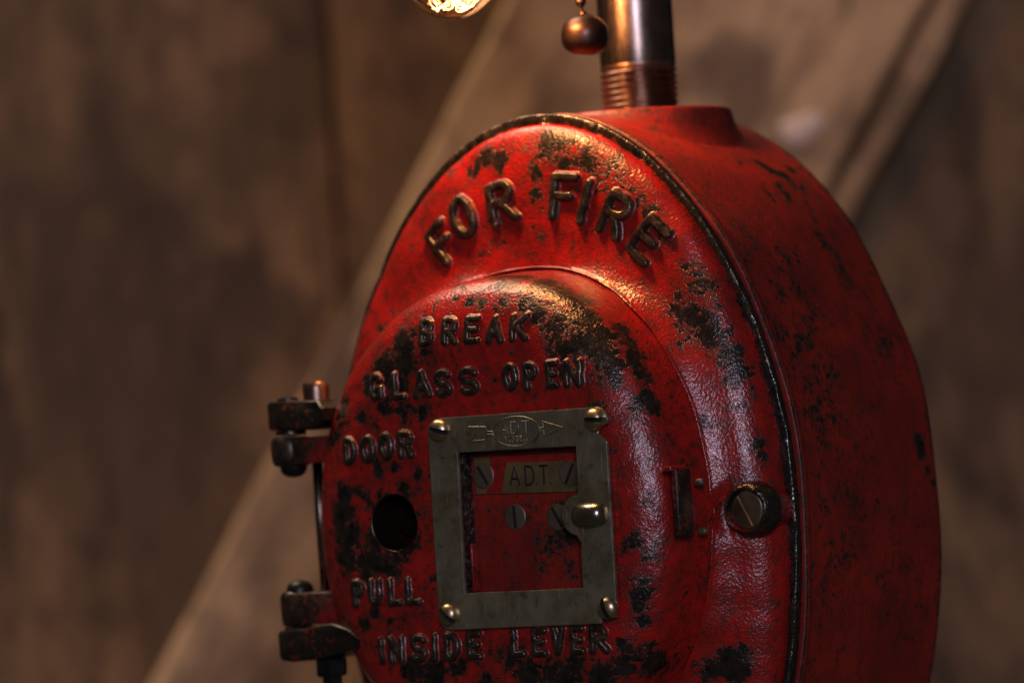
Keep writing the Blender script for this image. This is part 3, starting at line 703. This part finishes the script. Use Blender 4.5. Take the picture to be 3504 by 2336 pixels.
# engraved emblem: arrow through an oval with lettering
def ribbon(paths, wd, y, ht=.10):
    P = []
    for path in paths:
        p = np.array(path, float)
        V = []; 
        for i in range(len(p)):
            t = p[min(i + 1, len(p) - 1)] - p[max(i - 1, 0)]; t = t / (np.linalg.norm(t) + 1e-9); n_ = np.array([-t[1], t[0]]) * wd / 2
            for q, yy in ((p[i] + n_, y), (p[i] + n_ * .3, y - ht), (p[i] - n_ * .3, y - ht), (p[i] - n_, y)): V.append((q[0], yy, q[1]))
        P.append((V, grid_faces(len(p), 4, close=False)))
    return join(P)
def segs(p): return [[a, c] for a, c in zip(p[:-1], p[1:])]
ox_, oz_ = 14.3, 28.6
lg = [arc(ox_, oz_, 1, 0, 360, 40)]; lg[0] = [(ox_ + (x - ox_) * 7.6, oz_ + (z - oz_) * 3.9) for x, z in lg[0]]
lg += segs([(6.7, 29.0), (4.9, 29.0), (4.3, 30.3), (-1.1, 30.6), (1.1, 28.7), (-.9, 26.7), (4.1, 26.9), (4.9, 28.3), (6.7, 28.2)])
lg += segs([(21.9, 29.0), (23.2, 29.1), (23.0, 30.7), (29.3, 28.8), (23.2, 27.0), (23.2, 28.3), (21.9, 28.2)])
def words(txt, x, z, w, h, gap): 
    r = []
    for c in txt:
        if c == '.': r.append([(x, z), (x + .05, z + .35)]); x += gap * .8; continue
        for st in GL[c]: r.append([(x + a * w, z + b * h) for a, b in st])
        x += w + gap
    return r
lg += words('ADT', 9.0, 28.0, 2.5, 3.1, 1.1) + words('SYSTEM', 10.3, 25.9, .85, 1.25, .42)
V, F = ribbon(lg, .34, -38.49, .12)
part('stamped_emblem', V, F, metal('stamped_line', (.22, .205, .15), .42, (.12, .11, .08)), plate, smooth=False)

# ------------------------------------------------------------------ what shows through the frame
V, F = rbox(-8.5, 40, -31.6, -29, -20, 30, .5)
V = np.array(V)
gx, gz = np.meshgrid(np.linspace(-8.4, 39, 60), np.linspace(-19, 29, 60), indexing='ij')
gV = np.stack([gx.ravel(), np.full(gx.size, -31.7), gz.ravel()], 1)
gV[:, 1] -= wobble(gV, .12, 9, 21)
bl_ = [(19, -31.7, -2, 4.5, .75), (23, -31.7, 0, 3, .7), (15, -31.7, -8, 3, .65), (24, -31.7, 5.5, 4, .8), (12, -31.7, 8, 3, .5), (25, -31.7, -9, 3, .5)]
wv = wear_at(gV, bl_, .16)
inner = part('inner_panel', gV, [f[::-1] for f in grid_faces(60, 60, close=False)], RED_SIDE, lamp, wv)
# red tongue seen at the left, behind the frame
V, F = rbox(-5.95, -5.2, -35.0, -32, -13.2, -.4, .2); part('left_tongue', V, F, RED, inner, 0.3, sharp=40)
# name strip: brass at the right part, red paint over the middle
V, F = slab([(-4.6, 12.6), (31.5, 11.7), (31.5, 21.9), (-4.6, 22.4)], [], -32.5, .7)
strip = part('name_strip', V, F, OLDBRASS, inner, smooth=False); bevel(strip, .12)
V, F = slab([(-1.0, 12.7), (4.0, 12.55), (4.6, 14.8), (5.4, 18.0), (6.3, 20.6), (31, 19.9), (31, 21.7), (1.0, 22.2), (.4, 18), (-.4, 15)], [], -32.6, .1)
part('paint_smear', V, F, RED, strip, 0.05, smooth=False)
# stamped letters of the strip
V, F = ribbon(words('A', 7.0, 14.4, 3.1, 4.9, 0) + words('.', 10.9, 14.4, 0, 0, 0) + words('D', 12.1, 14.3, 2.7, 4.9, 0) + words('.', 15.7, 14.3, 0, 0, 0) + words('T', 16.6, 14.2, 3.0, 4.9, 0) + words('.', 20.2, 14.2, 0, 0, 0), .62, -32.53, .14)
part('stamped_letters', V, F, DARK, strip, smooth=False)
def flat_screw(x, z, r, y, ang, par, src=None):
    prof = [(r, -.4), (r, .1), (r * .94, .28), (r * .86, .34)]
    V1, F1 = lathe(prof, 40, 'f', (0, 0, 0), cap=False)
    # disc with a slot cut into it
    n = 40; s = r * .13; rr = r * .86; P = []
    for sg in (1, -1):
        a0 = math.asin(s / rr); pts = [(rr * math.cos(t), sg * rr * math.sin(t)) for t in np.linspace(a0, math.pi - a0, 20)]
        P.append(([(a, -.34, b) for a, b in pts], [tuple(range(20))[::-1] if sg > 0 else tuple(range(20))]))
        P.append(([(-rr, -.34, sg * s), (rr, -.34, sg * s), (rr, -.06, sg * s), (-rr, -.06, sg * s)], [(0, 1, 2, 3)]))
    P.append(([(-rr, -.06, -s), (rr, -.06, -s), (rr, -.06, s), (-rr, -.06, s)], [(0, 1, 2, 3)]))  # slot floor
    V2, F2 = join([(V1, F1)] + P)
    return V2, F2
fsv, fsf = flat_screw(0, 0, 3.5, 0, 0, None)
fs0 = None
for x, z, ang, y in ((-1.7, 17.4, 58, -32.5), (26.6, 16.6, -62, -32.5), (7.35, 6.0, 88, -31.7), (21.1, 5.4, 60, -31.7)):
    if fs0 is None:
        fs0 = part('slotted_screw', fsv + np.array([x, y, z]), fsf, DULLSCREW, inner, sharp=30, origin=(x, y, z)); o = fs0; o.data.materials.append(DARK)
        for q in range(len(o.data.polygons) - 5, len(o.data.polygons)):
            if len(o.data.polygons[q].vertices) == 4: o.data.polygons[q].material_index = 1
    else: o = again(fs0, (x, y, z), inner)
    o.rotation_euler = (0, math.radians(ang), 0)

# ------------------------------------------------------------------ latch and lock boss on the right
V, F = rbox(58.9, 60.8, -33.2, -26.4, -1.4, 16.2, .6)
latch = part('latch_bar', V, F, HINGE, lamp, .72, sharp=40)
V, F = rbox(57.6, 60.6, -35.2, -28, 15.6, 17.0, .6); part('latch_hood', V, F, RED, latch, .0, sharp=40)
pv, pf = lathe([(1.0, -1), (1.0, .5), (.8, .9), (.5, 1.1), (.1, 1.15)], 20, 'z')
pv = np.stack([pv[:, 2], pv[:, 0], pv[:, 1]], 1)
p0 = part('latch_pin', pv + np.array([60.9, -22.6, 12.3]), pf, DULLSCREW, latch, origin=(60.9, -22.6, 12.3), sharp=40)
again(p0, (60.9, -22.4, -.5), latch)
bz_ = (69.4, 0, 4.4)
V, F = lathe([(5.6, -1), (6.0, 3), (6.4, 6.5), (7.1, 8.4), (7.45, 9.3), (7.5, 11.2), (7.2, 13.2), (6.6, 14.6), (5.9, 15.3), (5.35, 15.2), (5.2, 14.4), (5.2, 11)], 60, 'f', bz_, cap=False)
V[:, 1] -= wobble(V, .25, 7, 31); rr = np.hypot(V[:, 0] - bz_[0], V[:, 2] - bz_[2]); an = np.arctan2(V[:, 2] - bz_[2], V[:, 0] - bz_[0])
bwear = np.where(-V[:, 1] > 8.6, 1.05, .2); bwear = np.where((rr < 5.9) & (an < -1.2) & (-V[:, 1] > 13), .22, bwear)
boss = part('lock_boss', V, F, RED, lamp, bwear, sharp=50)
bs = part('slotted_lock_screw', fsv * np.array([1.5, 1.5, 1.5]) + np.array([69.4, -14.2, 4.4]), fsf, metal('bronze_lock', (.55, .42, .28), .34, (.22, .15, .10)), boss, sharp=30, origin=(69.4, -14.2, 4.4))
bs.rotation_euler = (0, math.radians(62), 0)

# ------------------------------------------------------------------ hinge on the left
def prism(poly, yf, yb, r=.8):
    """poly in XZ, per-vertex front depth yf"""
    n = len(poly); c = np.mean(poly, 0); V = []
    for ins, dy in ((r, 0), (r * .3, r * .3), (0, r)):
        for (x, z), y in zip(poly, yf):
            d = c - np.array([x, z]); d = d / (np.linalg.norm(d) + 1e-9) * ins; V.append((x + d[0], y + dy, z + d[1]))
    for (x, z) in poly: V.append((x, yb, z))
    F = grid_faces(4, n); F.append(tuple(range(n))[::-1]); F.append(tuple(3 * n + j for j in range(n)))
    return np.array(V), F
ub = [(-76.2, 33.9), (-75.6, 33.3), (-70, 33.0), (-62, 32.8), (-56.5, 33.4), (-53.0, 35.2), (-52.4, 38.4), (-54.5, 40.6), (-62, 41.0), (-70, 41.2), (-75.6, 41.2), (-76.3, 40.4)]
V, F = prism(ub, [-30.4, -30.4, -31, -32, -33.5, -35, -35.4, -34.5, -32.5, -31, -30.4, -30.4], -8)
hb = part('hinge_bracket', V, F, HINGE, lamp, .88, sharp=40)
V, F = lathe([(3.6, 40.5), (3.7, 43.8), (3.6, 45.4), (3.2, 46.0), (.1, 46.1)], 36, 'z', (-66.6, -20, 0), cap=False); part('hinge_bolt', V, F, THREAD, hb, sharp=35)
V, F = lathe([(3.0, 40.9), (2.9, 42.0), (1.5, 42.4), (.1, 42.4)], 24, 'z', (-72.8, -25, 0), cap=False); part('bolt_stub', V, F, BLACKMET, hb, sharp=35)
lb = [(-77.0, -29.0), (-76.2, -30.1), (-72, -30.6), (-64, -30.2), (-56, -29.0), (-50, -28.0), (-45, -27.2), (-44, -25), (-48, -22), (-54, -20.2), (-60, -20.6), (-66, -21.4), (-71, -21.7), (-76.6, -21.8), (-77.2, -22.8)]
V, F = prism(lb, [-30.6, -30.6, -31, -32, -33.2, -34.3, -35.0, -35.4, -35.4, -34.6, -33.6, -32, -31, -30.6, -30.6], -8)
hb2 = part('hinge_bracket', V, F, HINGE, lamp, .88, sharp=40)
V, F = lathe([(4.5, -30), (4.5, -34.2), (4.1, -35.0), (2.9, -35.1), (2.8, -37.6), (.1, -37.7)], 6, 'z', (-63.1, -25, 0), cap=False); part('hinge_nut', V, F, BLACKMET, hb2, smooth=False)
def knuckle(zb, zt, x, rk):
    V1, F1 = lathe([(rk * .80, zb), (rk * .94, zb + .5), (rk * 1.03, zb + 1.6), (rk * 1.07, (zb + zt) / 2), (rk * 1.03, zt - 1.6), (rk * .94, zt - .5), (rk * .80, zt)], 40, 'z', (x, -25, 0))
    V2, F2 = rbox(x + 1, -54, -29.5, -18, zb + .5, zt - .4, .9)
    V3, F3 = join([(V1, F1), (V2, F2)])
    w = np.where(V3[:, 0] < x + rk * .75, .95, .15)
    V3 += (wobble(V3, .2, 6, 41) * 1.0)[:, None] * np.array([.5, .5, 0])
    return part('hinge_knuckle', V3, F3, IRON, lamp, w, sharp=50)
k1 = knuckle(23.2, 31.4, -72.4, 5.5)
k2 = knuckle(-20.9, -11.3, -73.6, 4.6)
V, F = lathe([(.1, 33.2), (4.1, 33.1), (4.3, 32.5), (4.1, 31.8), (.1, 31.5)], 40, 'z', (-72.4, -25, 0), cap=False); part('washer', V, F, STEEL, k1, sharp=35)
V, F = lathe([(3.8, 23.4), (3.7, 22.2), (3.0, 21.0), (1.8, 20.3), (.1, 20.1)], 36, 'z', (-72.2, -25, 0), cap=False); part('rivet_head', V, F, BLACKMET, k1, sharp=60)
V, F = lathe([(3.8, -11.5), (3.7, -10.2), (2.9, -9.0), (1.7, -8.4), (.1, -8.2)], 36, 'z', (-72.6, -25, 0), cap=False); part('rivet_head', V, F, BLACKMET, k2, sharp=60)
V, F = lathe([(.1, -21.0), (4.2, -21.1), (4.4, -21.5), (4.2, -21.9), (.1, -22)], 40, 'z', (-73.4, -25, 0), cap=False); part('washer', V, F, STEEL, k2, sharp=35)
V, F = tube([(-67.8, -20, 25), (-67.8, -20, 8), (-67.4, -20, -13)], 1.45, 18); part('hinge_pin', V, F, STEEL, lamp)

# ------------------------------------------------------------------ pipe with thread
PX, PY = 3.2, 45.5
seg = 72; rings = []; zz = 115.5
V = []
zs = list(np.arange(115.5, 129.4, .15)) + list(np.linspace(129.6, 300, 30))
for z in zs:
    for j in range(seg):
        a = 2 * math.pi * j / seg
        if z < 129.4:
            ph = ((z - 115.5) / 1.81 - a / (2 * math.pi)) % 1.0
            tri = 1 - abs(ph * 2 - 1); fade = min(1, max(0, (129.3 - z) / 2.2))
            r = 10.55 + (tri - .55) * .95 * fade
        else: r = 10.6
        V.append((PX + r * math.cos(a), PY + r * math.sin(a), z))
V = np.array(V); F = grid_faces(len(zs), seg)
nthr = sum(1 for z in zs if z < 129.4)
pipe = part('pipe', V[(nthr - 1) * seg:], grid_faces(len(zs) - nthr + 1, seg), STEEL, lamp, sharp=60)
part('pipe_thread', V[:nthr * seg], grid_faces(nthr, seg), THREAD, pipe, sharp=60)
# arm and socket above the picture
V, F = tube([(PX, PY, 290), (PX, PY - 20, 292), (-2, 0, 292), (-4, -26, 290), (-4, -30, 282)], 9, 28); part('arm', V, F, STEEL, lamp)
V, F = lathe([(9, 284), (18, 280), (20, 274), (20, 252), (17, 248), (15, 247), (14, 260), (.1, 262)], 48, 'z', (-4, -30, 0), cap=False); part('socket', V, F, BLACKMET, lamp, sharp=40)

# ------------------------------------------------------------------ bulb
BX, BY, BZ = -4.0, -30.0, 139.6
bulb = empty('light_bulb', (BX, BY, BZ))
tag(bulb, 'lit clear filament bulb hanging over the red box, left of the pull-chain ball', 'light bulb')
gp = [(0.05, 0), (1.5, .08), (3.2, .36), (5, .95), (7, 2.1), (9, 3.7), (11.2, 5.6), (14.5, 8.8), (18, 12.8), (22, 18), (26, 25), (29.5, 34), (31, 45), (30, 57), (26, 72), (20, 88), (15, 100), (13.2, 110)]
# smooth profile
pr = []
for i in range(len(gp) - 1):
    for t in (0, .5): pr.append((gp[i][0] * (1 - t) + gp[i + 1][0] * t, gp[i][1] * (1 - t) + gp[i + 1][1] * t))
pr.append(gp[-1])
V, F = lathe(gp, 64, 'z', (BX, BY, BZ), cap=False); gl = part('glass', V, F, GLASS, bulb)
gl.modifiers.new('s', 'SUBSURF').render_levels = 1; gl.modifiers['s'].levels = 1
P = []; PD = []
NL = 8
for k in range(NL):
    a = 2 * math.pi * k / NL + .2; ca, sa = math.cos(a), math.sin(a); tx, ty = -sa, ca
    r0 = 7.2; path = []
    lo = 3.6 + 1.3 * math.sin(k * 2.1)
    for s, h in [(-1.5, 60), (-1.5, 30), (-1.6, 12), (-1.7, lo + 2), (-1.3, lo + .6), (-.5, lo), (.5, lo), (1.3, lo + .6), (1.7, lo + 2), (1.6, 12), (1.5, 30), (1.5, 60)]:
        rr = r0 * (.62 if h < lo + 1 else .8 if h < lo + 2.5 else 1) 
        path.append((BX + rr * ca + tx * s, BY + rr * sa + ty * s, BZ + h))
    (P if k % 3 else PD).append(tube(path, .13 if k % 3 else .2, 8))
for k in range(6):
    a = 2 * math.pi * k / 6 + .5; ca, sa = math.cos(a), math.sin(a); tx, ty = -sa, ca
    path = [(BX + r * ca + tx * s, BY + r * sa + ty * s, BZ + h) for r, s, h in ((1.2, -.5, 5.2), (3.2, -1.1, 3.6), (5.0, -.8, 3.3), (5.6, 0, 3.5), (5.0, .8, 3.3), (3.2, 1.1, 3.6), (1.2, .5, 5.2))]
    P.append(tube(path, .15, 8))
V, F = join(P); part('filament', V, F, FIL, bulb)  # low loop ends stand in for the filament's reflection in the glass tip
for s_ in range(5):
    a = s_ * 1.26; PD.append(tube([(BX + 6.6 * math.cos(a + t), BY + 6.6 * math.sin(a + t), BZ + 4.6 + 1.6 * t) for t in np.linspace(0, 1.1, 8)], .22, 8))
V, F = join(PD); part('filament', V, F, GLOWD, bulb)  # dim wires added for the orange glow
V, F = lathe([(5.5, 60), (4.2, 66), (3.6, 90), (9, 110)], 24, 'z', (BX, BY, BZ)); part('glass_stem', V, F, GLASS, bulb)
V, F = lathe([(13.4, 108), (13.4, 128), (6, 134), (.1, 134)], 40, 'z', (BX, BY, BZ), cap=False); part('screw_base', V, F, BRASS, bulb)

# ------------------------------------------------------------------ pull chain with ball
QX, QY, QZ = 7.0, 15.0, 136.0
chain = empty('pull_chain', (QX, QY, QZ - 6))
tag(chain, 'dark bronze ball pull hanging on a bead chain in front of the steel pipe', 'pull chain')
bp = []
for i in range(25):
    t = i / 24; z = -5.3 + 11.19 * (1 - math.cos(math.pi * t)) / 2
    zc = .4; q = (z - zc) / (5.5 if z > zc else 5.9)
    r = 6.55 * max(0, 1 - abs(q) ** (2.0 if z > zc else 2.9)) ** (.5 if z > zc else .42)
    bp.append((max(r, .1), z))
V, F = lathe(bp, 48, 'z'); V = V @ np.array([[math.cos(.16), 0, -math.sin(.16)], [0, 1, 0], [math.sin(.16), 0, math.cos(.16)]])
ball = part('ball', V + np.array([QX, QY, QZ]), F, BRONZE, chain)
V, F = lathe([(1.3, 5.0), (1.1, 6.2), (.7, 6.8), (.1, 7)], 20, 'z', (QX - .2, QY, QZ), cap=False); part('ball_cap', V, F, BRONZE, chain)
bd, bf = lathe([(1.5 * math.cos(math.radians(a)) + .02, 1.5 * math.sin(math.radians(a))) for a in range(-90, 91, 18)], 24, 'z')
pos = [(QX - .7 - .035 * (z - QZ - 9) * 0, QY, z) for z in (QZ + 9.3,)] + [(QX - .7, QY, QZ + 9.3 + 6.2 * k) for k in range(1, 14)]
b0 = part('bead', bd + np.array(pos[0]), bf, BRONZE, chain, origin=pos[0])
for p_ in pos[1:]: again(b0, p_, chain)
V, F = tube([(QX - .2, QY, QZ + 6), (QX - .7, QY, QZ + 10), (QX - .7, QY, QZ + 92)], .32, 8); part('wire', V, F, BLACKMET, chain)

# ------------------------------------------------------------------ wall of old boards behind
WD = 450.0
vh = np.array([-math.sin(YAW), math.cos(YAW), 0.0])
def wp(s, t, z):   # along the wall, away from the viewer, up
    return aim * np.array([1, 1, 0]) + right * s + vh * (WD + t) + np.array([0, 0, z])
def wall_obj(name, V, F, mat, parent, axis_up=(0, 1), bev=1.2, smooth=False):
    """V in wall coordinates (s, t, z) round its own centre; the local Z axis runs along the board"""
    V = np.asarray(V, float)
    me = bpy.data.meshes.new(name); me.from_pydata((V * MM).tolist(), [], [list(f) for f in F]); me.materials.append(mat)
    if smooth: me.shade_smooth()
    o = bpy.data.objects.new(name, me); COLL.objects.link(o); o.parent = parent
    if bev: bevel(o, bev, 2)
    return o
def place(o, s, t, z, tilt=0.0):
    w = wp(s, t, z); o.location = (Vector(w) - WPOS[o.parent]) * MM
    R_ = Matrix.Rotation(YAW, 4, 'Z') @ Matrix.Rotation(tilt, 4, 'Y')
    o.rotation_euler = R_.to_euler()
def board(w, th, ln, seed):
    rs = np.random.RandomState(seed); n = 40; V = []
    e = lambda: np.cumsum(rs.normal(size=n)) * .35
    el, er = e(), e(); el -= el.mean(); er -= er.mean()
    for i in range(n):
        z = -ln / 2 + ln * i / (n - 1)
        V += [(-w / 2 + el[i], 0, z), (w / 2 + er[i], 0, z), (w / 2 + er[i], th, z), (-w / 2 + el[i], th, z)]
    F = []
    for i in range(n - 1):
        for j in range(4):
            k = (j + 1) % 4; F.append((i * 4 + j, i * 4 + k, i * 4 + 4 + k, i * 4 + 4 + j))
    F += [(3, 2, 1, 0), tuple((n - 1) * 4 + j for j in range(4))]
    return V, F
wall = empty('plank_wall', tuple(wp(0, 0, -260)))
tag(wall, 'blurred wall of brown weathered upright boards with a pale diagonal board across it', 'wall')
edges = [-388.8, -308.1, -212.5, -63.1, 35.8, 132.6, 213.2, 288.4]
for i, (a, b) in enumerate(zip(edges[:-1], edges[1:])):
    V, F = board(b - a - .6, 22, 700, 50 + i); o = wall_obj('plank', V, F, PLANK, wall); place(o, (a + b) / 2, 26 + (0, 2, -1, 3, 1)[i % 5], 50)
V = [(-700, 0, -420), (700, 0, -420), (700, 0, 420), (-700, 0, 420)]
V2 = [(x, 6, z) for x, y, z in V]; o = wall_obj('backing_board', V + V2, [(0, 1, 2, 3), (7, 6, 5, 4), (0, 4, 5, 1), (1, 5, 6, 2), (2, 6, 7, 3), (3, 7, 4, 0)], DARK, wall, bev=0); place(o, 0, 54, 60)
# diagonal board and its narrow edge strip, lying on the planks
tl = math.radians(31.32)
V, F = board(133.4, 60, 620, 77); o = wall_obj('diagonal_board', V, F, BRACE, wall, bev=2.5); place(o, 6.6, -32, 60.4, tl)
V, F = board(9.0, 54, 620, 78); o = wall_obj('edge_strip', V, F, BRACE, wall, bev=2); place(o, 70.1, -28, 21.8, tl)
V, F = lathe([(.1, 1.6), (2.5, 1.5), (4.5, 1.1), (6.0, .4), (6.3, 0), (6.3, -1)], 28, 'f', cap=False)
an_ = np.arctan2(V[:, 2], V[:, 0]); V = V * (1 + .22 * np.sin(2 * an_ + .6) + .14 * np.sin(3 * an_))[:, None] * np.array([1.15, 1, .95]); V[:, 1] /= (1 + .22 * np.sin(2 * an_ + .6) + .14 * np.sin(3 * an_))
o = wall_obj('paint_fleck', V, F, PALE, wall, bev=0, smooth=True); place(o, 109.2, -32, 134.8)
